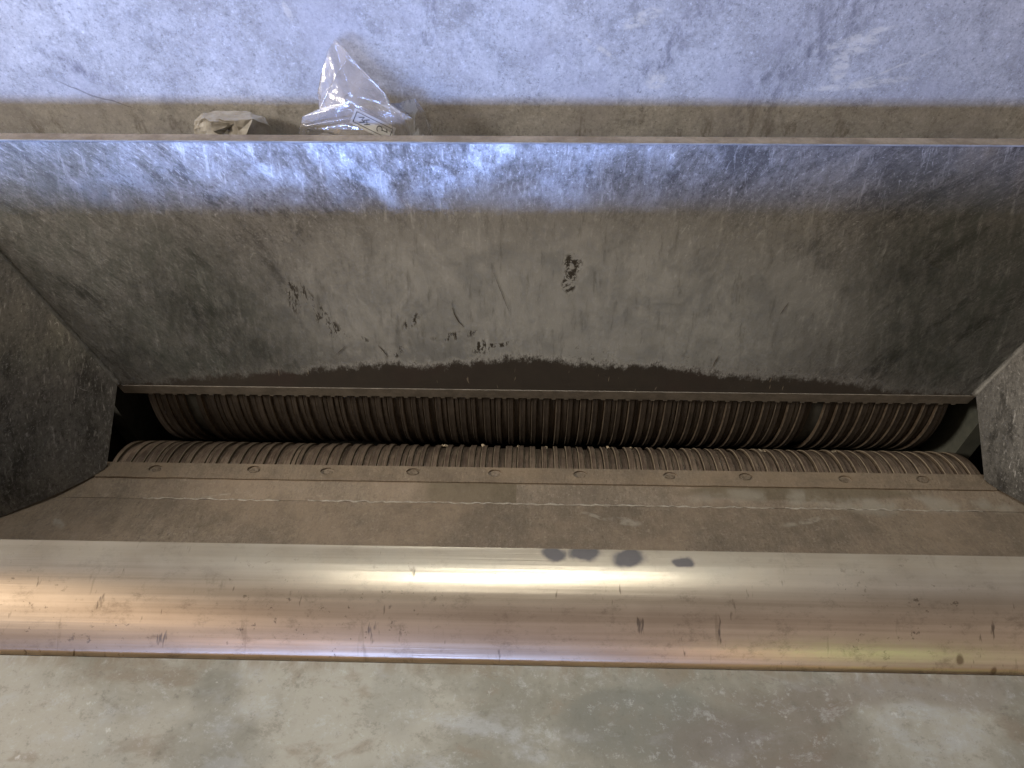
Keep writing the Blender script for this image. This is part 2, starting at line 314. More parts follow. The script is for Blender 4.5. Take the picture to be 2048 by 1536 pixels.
def simple(name, c0, c1, scale=30, rough=.7, metal=0, bump=.3, uvs=False, grain=True):
    m = NT(name); v = m.uv() if uvs else m.obj()
    a = m.noise(v, scale, 5, .65); b = m.noise(v, scale*7, 3, .7)
    col = m.mix(m.ramp(m.add(m.mul(a, .7), m.mul(b, .3)), .36, .64), c0, c1)
    m.bump(m.add(a, b), bump, .0008); return m.done(col, rough, metal)
def ring_mat(name, c0, c1, c2, rough=.6):
    m = NT(name); v = m.obj()
    a = m.noise(m.map(v, (1.0, 1, 1)), 40, 5, .7); b = m.noise(m.map(v, (6, 1, 1)), 110, 3, .7); st = m.noise(m.map(v, (25, 1, 1)), 30, 3, .6)
    col = m.mix(m.ramp(m.add(m.mul(a, .5), m.mul(st, .5)), .38, .62), c0, c1)
    col = m.mix(m.mul(m.ramp(m.rand(), .2, .9), .35), col, tuple(c*.6 for c in c0))
    col = m.mix(m.mul(m.ramp(b, .60, .72), .6), col, c2)
    m.bump(m.add(a, b), .5, .0008); return m.done(col, rough, .35)
m_ring = ring_mat('rusty_ring_steel', (.044, .034, .026), (.088, .070, .054), (.16, .13, .10))
m_ringe = simple('worn_ring_edge', (.09, .073, .056), (.19, .158, .122), 60, .5, .4)
m_ringg = simple('ring_groove_dirt', (.055, .036, .022), (.12, .085, .052), 60, .9)
m_ring2 = ring_mat('dusty_ring_steel', (.11, .075, .055), (.24, .18, .13), (.34, .28, .21), .65)
m_ringe2 = simple('dusty_ring_edge', (.25, .20, .14), (.36, .295, .21), 60, .65, .2)
m_dark = simple('dark_housing_steel', (.030, .030, .026), (.075, .072, .060), 12, .7, .2)
m_cheek = simple('greenish_cheek_steel', (.10, .105, .085), (.17, .17, .135), 9, .65, .3)
m_edge = simple('bare_plate_edge', (.40, .36, .30), (.60, .55, .47), 45, .38, .55, uvs=True)
m_comb = simple('comb_plate_steel', (.17, .15, .125), (.27, .24, .20), 40, .55, .35)
m_arris = simple('bare_arris', (.42, .42, .43), (.66, .66, .66), 35, .35, .6)
m_dustedge = simple('dusty_plate_edge', (.20, .16, .115), (.33, .28, .215), 25, .6, .2)
m_weld = simple('weld_bead', (.30, .26, .21), (.52, .47, .40), 90, .6, .3)
m_weldd = simple('dark_weld_bead', (.09, .085, .075), (.20, .19, .17), 50, .6, .3)
m_bolt = simple('bolt_steel', (.14, .107, .075), (.27, .21, .15), 260, .7, .2, 1.0)
m_chip = simple('wood_chip', (.40, .31, .20), (.62, .52, .38), 90, .8)
m_fibre = simple('dark_fibre', (.05, .04, .03), (.09, .07, .05), 90, .8)
m_conc = simple('concrete', (.18, .17, .155), (.26, .25, .23), 4, .85)
m_paint = simple('machine_paint', (.16, .20, .24), (.20, .24, .28), 6, .5)

# ------------------------------------------------------------------ mesh helpers
def W(p): return Vector((p[0], p[1], p[2]+H0))
def link(name, me, mats, parent=None, smooth=False, kind=None):
    o = bpy.data.objects.new(name, me); C.objects.link(o)
    for k in (mats if isinstance(mats, (list, tuple)) else [mats]):
        if k.name not in [q.name for q in me.materials if q]: me.materials.append(k)
    if parent is not None: o.parent = parent; o.matrix_parent_inverse = Matrix.Translation(parent.location).inverted()
    if smooth: me.polygons.foreach_set('use_smooth', [True]*len(me.polygons))
    if kind: o['kind'] = kind
    return o
def thing(name, loc, label, cat, group=None):
    o = bpy.data.objects.new(name, None); C.objects.link(o); o.location = loc; o.empty_display_size = .05
    o['label'] = label; o['category'] = cat
    if group: o['group'] = group
    return o
def wob(p, amp, sc=5): return (noise.noise(Vector(p)*sc) + .4*noise.noise(Vector(p)*sc*3.1)) * amp

def surf(name, fn, nu, nv, thick, mat, parent, uvf=None, amp=.0008, ndir=1, edge_mat=None, smooth=True):
    """sheet metal: front grid fn(s, t), a back grid 'thick' behind it and closed rims; fn gives points relative to the eye"""
    me = bpy.data.meshes.new(name); bm = bmesh.new(); uvl = bm.loops.layers.uv.new('UVMap')
    pts = [[Vector(fn(i/nu, j/nv)) for i in range(nu+1)] for j in range(nv+1)]
    def nrm(i, j):
        a = pts[j][min(i+1, nu)]-pts[j][max(i-1, 0)]; b = pts[min(j+1, nv)][i]-pts[max(j-1, 0)][i]
        n = a.cross(b); n.normalize(); return n*ndir
    N = [[nrm(i, j) for i in range(nu+1)] for j in range(nv+1)]
    fr = [[bm.verts.new(W(pts[j][i] + N[j][i]*(wob(pts[j][i], amp) if (0 < j < nv) else 0))) for i in range(nu+1)] for j in range(nv+1)]
    uvs = {}
    for j in range(nv+1):
        for i in range(nu+1): uvs[fr[j][i]] = uvf(pts[j][i], i/nu, j/nv) if uvf else (pts[j][i].x, pts[j][i].z)
    for j in range(nv):
        for i in range(nu):
            q = [fr[j][i], fr[j][i+1], fr[j+1][i+1], fr[j+1][i]]
            if ndir < 0: q.reverse()
            fc = bm.faces.new(q); fc.smooth = smooth
            for l in fc.loops: l[uvl].uv = uvs[l.vert]
    # back and rims from separate vertices so that the edge stays crisp
    ring = [(i, 0) for i in range(nu)] + [(nu, j) for j in range(nv)] + [(i, nv) for i in range(nu, 0, -1)] + [(0, j) for j in range(nv, 0, -1)]
    top = [bm.verts.new(fr[j][i].co) for i, j in ring]; bot = [bm.verts.new(W(pts[j][i]-N[j][i]*thick)) for i, j in ring]
    n = len(ring); peri = 0
    for k in range(n):
        q = [top[k], bot[k], bot[(k+1) % n], top[(k+1) % n]]
        if ndir < 0: q.reverse()
        fc = bm.faces.new(q); fc.material_index = 1 if edge_mat else 0
        ln = (top[k].co-top[(k+1) % n].co).length
        for l in fc.loops:
            a = peri if l.vert in (top[k], bot[k]) else peri+ln
            l[uvl].uv = (a, thick if l.vert in (bot[k], bot[(k+1) % n]) else 0)
        peri += ln
    bk = [[bm.verts.new(W(pts[j][i]-N[j][i]*thick)) for i in range(nu+1)] for j in range(nv+1)]
    for j in range(nv):
        for i in range(nu):
            q = [bk[j][i], bk[j+1][i], bk[j+1][i+1], bk[j][i+1]]
            if ndir < 0: q.reverse()
            fc = bm.faces.new(q)
            for l in fc.loops: l[uvl].uv = (l.vert.co.x, l.vert.co.z)
    bm.to_mesh(me); bm.free()
    return link(name, me, [mat]+([edge_mat] if edge_mat else []), parent)
def lerp(a, b, t): return a+(b-a)*t
def box(bm, lo, hi, uvl=None):
    v = [bm.verts.new((x, y, z)) for x in (lo[0], hi[0]) for y in (lo[1], hi[1]) for z in (lo[2], hi[2])]
    for q in ((0, 1, 3, 2), (4, 6, 7, 5), (0, 4, 5, 1), (2, 3, 7, 6), (0, 2, 6, 4), (1, 5, 7, 3)): bm.faces.new([v[k] for k in q])
def boxes(name, bs, mat, parent=None, kind=None, bevel=0):
    bm = bmesh.new()
    for lo, hi in bs: box(bm, (lo[0], lo[1], lo[2]+H0), (hi[0], hi[1], hi[2]+H0))
    if bevel: bmesh.ops.bevel(bm, geom=bm.edges[:], offset=bevel, segments=2, affect='EDGES')
    me = bpy.data.meshes.new(name); bm.to_mesh(me); bm.free(); me.uv_layers.new(name='UVMap'); return link(name, me, mat, parent, kind=kind)
def tube(bm, pts, rad, seg=8, flat=1.0, up=Vector((0, 0, 1))):
    rings = []
    for i, p in enumerate(pts):
        p = Vector(p); d = (Vector(pts[min(i+1, len(pts)-1)])-Vector(pts[max(i-1, 0)])).normalized()
        a = d.cross(up).normalized(); b = a.cross(d); r = rad(i/(len(pts)-1)) if callable(rad) else rad
        rings.append([bm.verts.new(p + a*math.cos(2*math.pi*k/seg)*r + b*math.sin(2*math.pi*k/seg)*r*flat) for k in range(seg)])
    for A, B in zip(rings, rings[1:]):
        for k in range(seg): bm.faces.new((A[k], A[(k+1) % seg], B[(k+1) % seg], B[k]))
    bm.faces.new(rings[0][::-1]); bm.faces.new(rings[-1])

# ------------------------------------------------------------------ the setting
fl = bmesh.new(); box(fl, (-8, -8, -.1), (8, 8, 0)); me = bpy.data.meshes.new('floor'); fl.to_mesh(me); fl.free()
hall = link('floor', me, m_conc, kind='structure'); hall['label'] = 'grey concrete hall floor under the machine'

# ------------------------------------------------------------------ the machine
XC = .0208; HW = .5995
mach = thing('wood_shredder', (XC, .5, 0), 'worn steel shredder hopper narrowing to a slot with two ringed feed rollers', 'shredder')
S = lambda x, s: XC + s*x                  # mirror about the machine's middle
# left-hand corners: half widths at the key profile points
FLARE = .60
hw_top = HW + FLARE*(Pt[1]-Pb[1])
# rear wall (vertical galvanised plate behind the gap)
surf('rear_wall', lambda s, t: (lerp(-1.35, 1.40, s), RW, lerp(-.575, .05, t)), 90, 24, .004, m_rear, mach, lambda p, s, t: (p.x, p.z+.75), amp=.0012)
# trough behind the hopper edge
surf('trough_floor', lambda s, t: (lerp(-1.35, 1.40, s), lerp(.775, RW-.001, t), -.575), 40, 4, .004, m_rear, mach, lambda p, s, t: (p.x, p.y), amp=.0005)
# hopper back wall
def bw(s, t):
    x = lerp(HW, hw_top, t); return (XC + lerp(-x, x, s), lerp(Pb[0], Pt[0], t), lerp(Pb[1], Pt[1], t))
LB = math.hypot(Pt[0]-Pb[0], Pt[1]-Pb[1])
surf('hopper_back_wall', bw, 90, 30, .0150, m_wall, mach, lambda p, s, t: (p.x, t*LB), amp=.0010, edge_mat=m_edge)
# side walls
for sg in (-1, 1):
    A = Vector((HW, Pb[0], Pb[1])); T = Vector((hw_top, Pt[0], Pt[1]))
    Cc = Vector((.624, Pe[0]-.004, Pe[1]-.001)); D = flat(0, 1023, Pe[1]+.010); E = Vector((XC-D.x, D.y, D.z))
    E2 = Cc + (E-Cc)*((Cc.y-.40)/(Cc.y-E.y)); E2.z = -.80
    Fp = Vector((1.02, .235, -.42)); M = Vector((.95, .50, -.434))
    def fn(s, t, sg=sg, A=A, T=T, Cc=Cc, E2=E2, Fp=Fp, M=M):
        P0 = A+(A-Cc); P3 = E2+(E2-Cc)
        if s < .3: k = s/.3; q = (P0, A, Cc, E2)
        else: k = (s-.3)/.7; q = (A, Cc, E2, P3)
        w0, w1, w2, w3 = -.5*k+k*k-.5*k**3, 1-2.5*k*k+1.5*k**3, .5*k+2*k*k-1.5*k**3, -.5*k*k+.5*k**3
        b = q[0]*w0+q[1]*w1+q[2]*w2+q[3]*w3 if s >= .3 else A.lerp(Cc, k)
        u = T.lerp(Fp, s)+Vector((.06*s*(1-s)*4*.4, 0, 0))
        p = b.lerp(u, t); return (XC+sg*p.x, p.y, p.z)
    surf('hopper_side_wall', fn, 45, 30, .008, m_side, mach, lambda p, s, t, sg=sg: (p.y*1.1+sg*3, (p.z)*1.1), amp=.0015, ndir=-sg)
    # worn weld in the corner between back and side wall
    bm = bmesh.new(); pts = []
    for k in range(60):
        p = A.lerp(T, k/59); q = Vector((XC+sg*(p.x-.001), p.y-.001, p.z+H0)); pts.append(q+Vector((wob(q, .0008, 60), wob(q*1.3, .0008, 60), 0)))
    tube(bm, pts, lambda u: .0060+.0014*noise.noise(Vector((u*50, sg, 0))), 8)
    me = bpy.data.meshes.new('corner_weld'); bm.to_mesh(me); bm.free(); link('corner_weld', me, m_weldd, mach, True)
    bm = bmesh.new(); pts = []
    for k in range(50):
        p = Cc.lerp(E2, k/49); q = Vector((XC+sg*(p.x-.002), p.y, p.z+H0)); pts.append(q+Vector((0, 0, wob(q, .0006, 60))))
    tube(bm, pts, lambda u: .0030+.0012*noise.noise(Vector((u*50, sg, 4))), 8)
    me = bpy.data.meshes.new('corner_weld'); bm.to_mesh(me); bm.free(); link('corner_weld', me, m_weldd, mach, True)
# rounded top edge of the back wall: a narrow flat strip with a worn front arris
boxes('top_edge_strip', [((-1.35, .7722, -.4350), (1.40, .7885, -.4325))], m_dustedge, mach, bevel=.0012)
boxes('worn_arris', [((-1.35, .7712, -.4338), (1.40, .7721, -.4320))], m_arris, mach)
boxes('trough_front', [((-1.35, .7765, -.5745), (1.40, .7800, -.4388))], m_side, mach)

# floor: bolt strip with ten recessed bolts, floor plate, weld seam, sloping plate
bolt_px = [(312, 937), (510, 934), (655, 942), (827, 939), (990, 946), (1160, 943), (1340, 951), (1490, 949), (1690, 958), (1845, 957)]
bolt_xy = []
for (a, b) in bolt_px: h = flat(a, b, -.8345); bolt_xy.append((h.x, min(h.y, .581)))
hwf = .632
z1 = -.8335
y_hi, y_lo = .5895, .5640
bm = bmesh.new(); uvl = bm.loops.layers.uv.new('UVMap')
outer = []
N_ = 120
for k in range(N_+1): outer.append(Vector((XC-hwf + 2*hwf*k/N_, y_lo + wob((k*.11, 3, 1), .0006, 2), 0)))
for k in range(N_, -1, -1): outer.append(Vector((XC-hwf + 2*hwf*k/N_, y_hi, 0)))
holes = []
for (bx, by) in bolt_xy:
    holes.append([Vector((bx+math.cos(-2*math.pi*k/18)*.0098, by-.001+math.sin(-2*math.pi*k/18)*.0062, 0)) for k in range(18)])
tris = geometry.tessellate_polygon([outer]+holes); allp = outer+[p for h in holes for p in h]
vs = [bm.verts.new((p.x, p.y, z1+H0)) for p in allp]
for t in tris:
    try:
        fc = bm.faces.new([vs[k] for k in t]); fc.normal_update()
        if fc.normal.z < 0: fc.normal_flip()
    except ValueError: pass
off = len(outer)
nb = [bm.verts.new((p.x, p.y, z1-.006+H0)) for p in outer]
for k in range(len(outer)): bm.faces.new((vs[k], nb[k], nb[(k+1) % len(outer)], vs[(k+1) % len(outer)]))
for hi_ in range(len(holes)):
    o_ = off+18*hi_; lo_ = [bm.verts.new((vs[o_+k].co.x*.3+.7*vs[o_+k].co.x, vs[o_+k].co.y, z1-.006+H0)) for k in range(18)]
    for k in range(18): bm.faces.new((vs[o_+k], vs[o_+(k+1) % 18], lo_[(k+1) % 18], lo_[k]))
for fc in bm.faces:
    for l in fc.loops: l[uvl].uv = (l.vert.co.x, l.vert.co.y)
me = bpy.data.meshes.new('bolt_strip'); bm.to_mesh(me); bm.free(); link('bolt_strip', me, m_strip, mach)
def lathe_bolt():
    bm = bmesh.new(); n = 18
    rr = [(.0, -.0006), (.0040, -.0001), (.0072, .0), (.0088, -.0012), (.0090, -.005)]
    rings = []
    for r, z in rr:
        rings.append([bm.verts.new((math.cos(2*math.pi*k/n)*r*1.08, math.sin(2*math.pi*k/n)*r*.62, z+.0007*noise.noise(Vector((r*400, k*.7, 2))))) for k in range(n)] if r else [bm.verts.new((0, 0, z))])
    for A_, B_ in zip(rings, rings[1:]):
        for k in range(n):
            if len(A_) == 1: bm.faces.new((A_[0], B_[k], B_[(k+1) % n]))
            else: bm.faces.new((A_[k], B_[k], B_[(k+1) % n], A_[(k+1) % n]))
    me = bpy.data.meshes.new('bolt'); bm.to_mesh(me); bm.free(); return me
bme = lathe_bolt(); bme.materials.append(m_bolt)
for i, (bx, by) in enumerate(bolt_xy):
    o = bpy.data.objects.new('bolt', bme); C.objects.link(o); o.parent = mach; o.matrix_parent_inverse = Matrix.Translation(mach.location).inverted()
    o.location = (bx, by-.001, z1+H0-random.choice((.0008, .0014, .0022, .0030))); o.rotation_euler = (random.uniform(-.1, .1), random.uniform(-.12, .12), 0); k = random.uniform(.72, .98); o.scale = (k, random.uniform(.80, 1.02), 1)
# plate between strip and seam
surf('floor_plate', lambda s, t: (lerp(XC-.70, XC+.70, s), lerp(.5885, Pse[0], t), -.8365), 80, 6, .008, m_floor, mach, lambda p, s, t: (p.x, Pe[0]-p.y), amp=.0004, ndir=-1)
surf('sloping_floor_plate', lambda s, t: (lerp(XC-.88, XC+.88, s), lerp(Pse[0]-.0008, Pf[0], t), lerp(-.8362, Pf[1], t)), 80, 12, .008, m_floor, mach, lambda p, s, t: (p.x, Pe[0]-p.y), amp=.0009, ndir=-1)
for (x0, x1) in ((-.53, -.34), (-.30, .34), (.355, .62)):
    bm = bmesh.new(); n = int((x1-x0)/.003)
    pts = [Vector((lerp(x0, x1, k/n), Pse[0]+wob((k*.07, x0, 2), .0018, 5), -.8360+H0)) for k in range(n+1)]
    tube(bm, pts, lambda u, x0=x0: max(.0004, .0010+.0013*noise.noise(Vector((u*60, x0*9, 2)))), 6, .6)
    me = bpy.data.meshes.new('seam_weld'); bm.to_mesh(me); bm.free(); link('seam_weld', me, m_weld, mach, True)
# hidden front wall up to the lip, then the lip itself
surf('hopper_front_wall', lambda s, t: (lerp(XC-1.0, XC+1.0, s), lerp(Pf[0]+.001, .218, t), lerp(Pf[1]-.001, -.4055, t)), 30, 10, .004, m_side, mach, lambda p, s, t: (p.x, p.z), ndir=-1)
prof = [(.2350, -.4240)]; n = 6; LK = .945
for k in range(1, n+1): prof.append((lerp(.2350, .2260, k/n), -.4240))
for k in range(1, 29):
    th = math.radians(k*45.5/28); prof.append((.2260-.0826*math.sin(th), -.5066+.0826*math.cos(th)))
prof = [(a*LK, b*LK) for a, b in prof]
cum = [0]
for a, b in zip(prof, prof[1:]): cum.append(cum[-1]+math.hypot(b[0]-a[0], b[1]-a[1]))
def lipf(s, t):
    k = t*(len(prof)-1); i = min(int(k+1e-6), len(prof)-2); u = k-i; return (lerp(-1.3, 1.35, s), lerp(prof[i][0], prof[i+1][0], u), lerp(prof[i][1], prof[i+1][1], u))
surf('rolled_lip', lipf, 120, len(prof)-1, .003, m_lip, mach, lambda p, s, t: (p.x, cum[round(t*(len(prof)-1))]), amp=.00035, ndir=-1, edge_mat=m_edge)
# outer table sheet towards the viewer
surf('table_sheet', lambda s, t: (lerp(-1.3, 1.35, s), lerp(.15655, -.06, t), lerp(-.4212, -.4214, t)), 100, 20, .003, m_sheet, mach, lambda p, s, t: (p.x, .1566-p.y), amp=.0006, ndir=-1, edge_mat=m_edge)
surf('front_panel', lambda s, t: (lerp(-1.3, 1.35, s), -.062, lerp(-.4245, -1.45, t)), 10, 10, .003, m_paint, mach, ndir=-1)

# ------------------------------------------------------------------ feed rollers
def ring_mesh(name, R, wd, land, g1, g2, mats, seg=72):
    b = land; c_ = wd*.93
    prof = [(0, R-g2, 2), (.0003, R-.0010, 1), (.0009, R, 0), (b*.5, R-.0004, 0), (b-.0008, R-.0001, 1), (b, R-.0010, 2), (b+.0002, R-g2*.8, 2), (b+.0010, R-g2*.8, 2), (b+.0012, R-g1-.0006, 1), (b+.0019, R-g1, 0), (c_-.0007, R-g1, 1), (c_, R-g1-.0008, 2), (c_+.0001, R-g2, 2), (wd, R-g2, 2)]
    bm = bmesh.new(); rs = []
    for k in range(seg):
        a = 2*math.pi*k/seg
        rs.append([bm.verts.new((x, math.cos(a)*r, math.sin(a)*r)) for x, r, _ in prof])
    for k in range(seg):
        A_, B_ = rs[k], rs[(k+1) % seg]
        for i in range(len(prof)-1):
            fc = bm.faces.new((A_[i], A_[i+1], B_[i+1], B_[i])); fc.material_index = prof[i][2]; fc.smooth = False
    bmesh.ops.recalc_face_normals(bm, faces=bm.faces)
    me = bpy.data.meshes.new(name); bm.to_mesh(me); bm.free()
    for m in mats: me.materials.append(m)
    return me
def roller(y, z, R, x0, x1, n, mats, core, skip=(), squash=0):
    wd = (x1-x0)/n
    bm = bmesh.new(); bmesh.ops.create_cone(bm, cap_ends=True, segments=48, radius1=R-core, radius2=R-core, depth=(x1-x0)-.002, matrix=Matrix.Rotation(math.pi/2, 4, 'Y'))
    bmesh.ops.create_cone(bm, cap_ends=True, segments=32, radius1=.035, radius2=.035, depth=(x1-x0)+.20, matrix=Matrix.Rotation(math.pi/2, 4, 'Y'))
    me = bpy.data.meshes.new('feed_roller'); bm.to_mesh(me); bm.free()
    core_o = link('feed_roller', me, m_dark, mach)
    core_o.matrix_parent_inverse = Matrix.Translation(mach.location).inverted(); core_o.location = ((x0+x1)/2, y, z+H0)
    kinds = [ring_mesh('ring', R, wd, wd*a, g, .0058, mats, 60) for a, g in ((.50, .0022), (.42, .0030), (.56, .0016), (.34, .0034), (.47, .0044))]
    for i in range(n):
        if i in skip: continue
        o = bpy.data.objects.new('ring', random.choice(kinds)); C.objects.link(o); o.parent = core_o
        o.location = (x0+i*wd-(x0+x1)/2 + random.uniform(-.0004, .0004), 0, 0); k = random.uniform(.990, 1.0); o.scale = (1, k, k)
        o.rotation_euler = (random.uniform(0, 6.28), 0, 0)
    return core_o
c1 = (.815, -.829); R1 = .150
up = roller(c1[0], c1[1], R1, -.556, .607, 66, (m_ring, m_ringe, m_ringg), .009, skip=(3, 55)); up['label'] = 'upper feed roller, dark rusty brown with close set rings'
c2 = (.585, -.933); R2 = .0955
lo_ = roller(c2[0], c2[1], R2, -.600, .648, 70, (m_ring2, m_ringe2, m_ringg), .009); lo_['label'] = 'lower feed roller, dusty pale rings showing behind the bolt strip'

# comb plate along the bottom of the back wall and its teeth
surf('comb_plate', lambda s, t: (lerp(XC-.60, XC+.60, s), lerp(.6590, .6632, t), lerp(-.7458, -.7665, t)), 60, 2, .012, m_comb, mach, lambda p, s, t: (p.x, p.z), amp=0, ndir=-1)
wd1 = (.607+.556)/66
bs = [((-.556+i*wd1+wd1*.60, .6640, -.7705), (-.556+i*wd1+wd1*.95, .6745, -.7640)) for i in range(66)]
boxes('comb_teeth', bs, m_comb, mach, 'stuff', .0006)
# housing around the rollers
boxes('housing_cheek', [((XC-.70, .72, -1.15), (XC-.678, .984, -.77))], m_dark, mach)
boxes('housing_cheek', [((XC+.634, .662, -1.15), (XC+.66, .984, -.765))], m_cheek, mach)
for sg in (-1, 1): boxes('housing_upper_end', [((XC+sg*.70-.02, .745, -.764), (XC+sg*.70+.02, .984, -.601))], m_dark, mach)
boxes('housing_back', [((XC-.70, .985, -1.16), (XC+.70, 1.0, -.577))], m_dark, mach)
boxes('housing_roof', [((XC-.72, .742, -.600), (XC+.72, .984, -.582))], m_dark, mach)
boxes('housing_floor', [((XC-.75, .35, -1.18), (XC+.75, 1.0, -1.16))], m_dark, mach)
boxes('housing_front', [((XC-.75, .44, -1.16), (XC+.75, .455, -.846))], m_dark, mach)
for sg in (-1, 1):
    boxes('housing_end', [((XC+sg*.73-.01, .44, -1.16), (XC+sg*.73+.01, 1.0, -.845))], m_dark, mach)
    boxes('outer_side_panel', [((XC+sg*1.34-.01, -.06, -1.45), (XC+sg*1.34+.01, RW-.002, -.445))], m_paint, mach)
for sg in (-1, 1): boxes('machine_foot', [((XC+sg*1.15-.05, 0, -1.595), (XC+sg*1.15+.05, .9, -1.44))], m_paint, mach)

# ------------------------------------------------------------------ wood chips caught at the nip
def chip(px, py, L, Wd, label, col=m_chip):
    r = ray(px, py); t = .655/r.y; p = r*t
    bm = bmesh.new(); n = 6
    pts = []
    for k in range(n+1): pts.append(Vector((lerp(-L/2, L/2, k/n), random.uniform(-.001, .001), random.uniform(-.0012, .0016))))
    tube(bm, pts, lambda u: Wd*(.35+.65*math.sin(math.pi*min(max(u, .08), .92)))*random.uniform(.7, 1.2), 6, .6)
    me = bpy.data.meshes.new('wood_chip'); bm.to_mesh(me); bm.free(); me.materials.append(col)
    o = bpy.data.objects.new('wood_chip', me); C.objects.link(o); o.location = (p.x, p.y, p.z+H0+.001)
    o.rotation_euler = (random.uniform(-.4, .4), random.uniform(-.3, .3), random.uniform(-.5, .5))
    o['label'] = label; o['category'] = 'wood chip'; o['group'] = 'wood chips lodged between the two rollers'
chip(892, 892, .012, .0022, 'leftmost thin pale wood chip lying flat between the rollers')
chip(967, 892, .006, .0024, 'small round pale wood chip, second from the left between the rollers')
chip(1037, 894, .004, .0018, 'tiny pale crumb of wood between the rollers, just left of the middle bolt')
chip(1092, 896, .004, .0018, 'tiny pale crumb of wood near the middle of the rollers')
chip(1216, 896, .005, .0020, 'pale round crumb of wood just left of a pair of fluffy chips')
chip(1258, 898, .009, .0024, 'frayed pale wood chip between the rollers, right of the middle')
chip(1376, 901, .007, .0022, 'stubby pale wood chip between the rollers above the gap of two bolts right of centre')
chip(1524, 903, .026, .0030, 'longest and flattest pale wood chip, lying at the right on the lower roller')
chip(1668, 905, .009, .0024, 'rightmost pale wood chip resting on the lower roller')

# dark fibres stuck to the back wall
def fibre(pts, rad, label):
    q = [on_panel(a, b, Pb, Pt) for a, b in pts]; nrm_ = Vector((0, -(Pt[1]-Pb[1]), Pt[0]-Pb[0])).normalized()
    bm = bmesh.new(); P_ = []
    for i in range(len(q)-1):
        for k in range(4): v = q[i].lerp(q[i+1], k/4); P_.append(W(v)+nrm_*(.0012))
    P_.append(W(q[-1])+nrm_*.0012)
    tube(bm, P_, lambda u: rad*.62*(.4+.6*math.sin(math.pi*min(max(u, .05), .95))), 6)
    c = P_[0].copy(); bmesh.ops.translate(bm, verts=bm.verts, vec=-c)
    me = bpy.data.meshes.new('wood_fibre'); bm.to_mesh(me); bm.free(); me.materials.append(m_fibre)
    o = bpy.data.objects.new('wood_fibre', me); C.objects.link(o); o.location = c
    o['label'] = label; o['category'] = 'wood fibre'; o['group'] = 'dark fibres sticking to the hopper back wall'
fibre([(905, 615), (909, 628), (917, 642), (928, 653)], .0011, 'longest dark curved fibre on the middle of the hopper back wall')
fibre([(987, 545), (1003, 585), (1018, 622)], .0005, 'very thin straight hair-like fibre on the back wall below the shiny streak')
fibre([(756, 690), (766, 700), (776, 713)], .0009, 'short bent fibre just above the dust crust left of the middle')
fibre([(1437, 711), (1430, 722), (1425, 733)], .0010, 'slanting dark splinter rising from the dust crust on the right')
fibre([(1577, 604), (1568, 616), (1560, 628)], .0008, 'dark slanting splinter high on the right of the back wall')
fibre([(672, 708), (682, 700), (690, 692)], .0008, 'small dark splinter left of the dust crust, pointing up to the right')

# ------------------------------------------------------------------ crumpled things in the trough
def at_y(px, py, Y): r = ray(px, py); return r*(Y/r.y)
def film_mat():
    m = NT('clear_plastic_film'); v = m.n('TexCoord').outputs['Object']
    nt = m.t; nt.nodes.remove(m.b)
    n1 = m.noise(m.map(v, (1, 1, .6)), 22, 3, .5, .6); n2 = m.noise(v, 70, 3, .6, .4)
    bp = m.n('Bump'); bp.inputs['Strength'].default_value = .5; bp.inputs['Distance'].default_value = .005; m.put(bp.inputs['Height'], m.add(n1, m.mul(n2, .35)))
    tr = m.n('BsdfTransparent'); tr.inputs[0].default_value = (.90, .885, .87, 1)
    gl = m.n('BsdfGlossy'); gl.inputs['Color'].default_value = (1, 1, 1, 1); gl.inputs['Roughness'].default_value = .15; nt.links.new(bp.outputs[0], gl.inputs['Normal'])
    df = m.n('BsdfDiffuse'); df.inputs['Color'].default_value = (.62, .60, .60, 1); nt.links.new(bp.outputs[0], df.inputs['Normal'])
    fr = m.n('Fresnel'); fr.inputs['IOR'].default_value = 1.5; nt.links.new(bp.outputs[0], fr.inputs['Normal'])
    a = m.n('MixShader'); nt.links.new(m.add(m.mul(fr.outputs[0], 1.5), .05), a.inputs[0]); nt.links.new(tr.outputs[0], a.inputs[1]); nt.links.new(gl.outputs[0], a.inputs[2])
    b = m.n('MixShader'); nt.links.new(m.ramp(n1, .35, .75, .16, .34), b.inputs[0]); nt.links.new(a.outputs[0], b.inputs[1]); nt.links.new(df.outputs[0], b.inputs[2])
    nt.links.new(b.outputs[0], nt.nodes['Material Output'].inputs[0]); return m.m
m_film = film_mat()
def dirty_mat():
    m = NT('dirty_greyish_film'); v = m.n('TexCoord').outputs['Object']
    a = m.noise(v, 30, 5, .65); b = m.noise(v, 180, 3, .7)
    col = m.mix(m.ramp(a, .35, .65), (.33, .30, .25), (.50, .47, .42)); col = m.mix(m.mul(m.ramp(b, .62, .72), .5), col, (.16, .12, .08))
    m.bump(m.add(a, b), .3, .001); m.b.inputs['Transmission Weight'].default_value = 0
    m.b.inputs['Subsurface Weight'].default_value = 0
    m.b.inputs['Alpha'].default_value = .78
    return m.done(col, .45, 0)
m_dirty = dirty_mat()
def crumple(p, amp, sc, seed):
    """sharp-creased displacement: folded-paper ridges"""
    q = Vector(p)*sc + Vector((seed*7.7, seed*3.3, seed*1.9)); d, _ = noise.voronoi(q)
    return amp*((d[1]-d[0])-.35) + amp*.5*noise.noise(q*2.1)

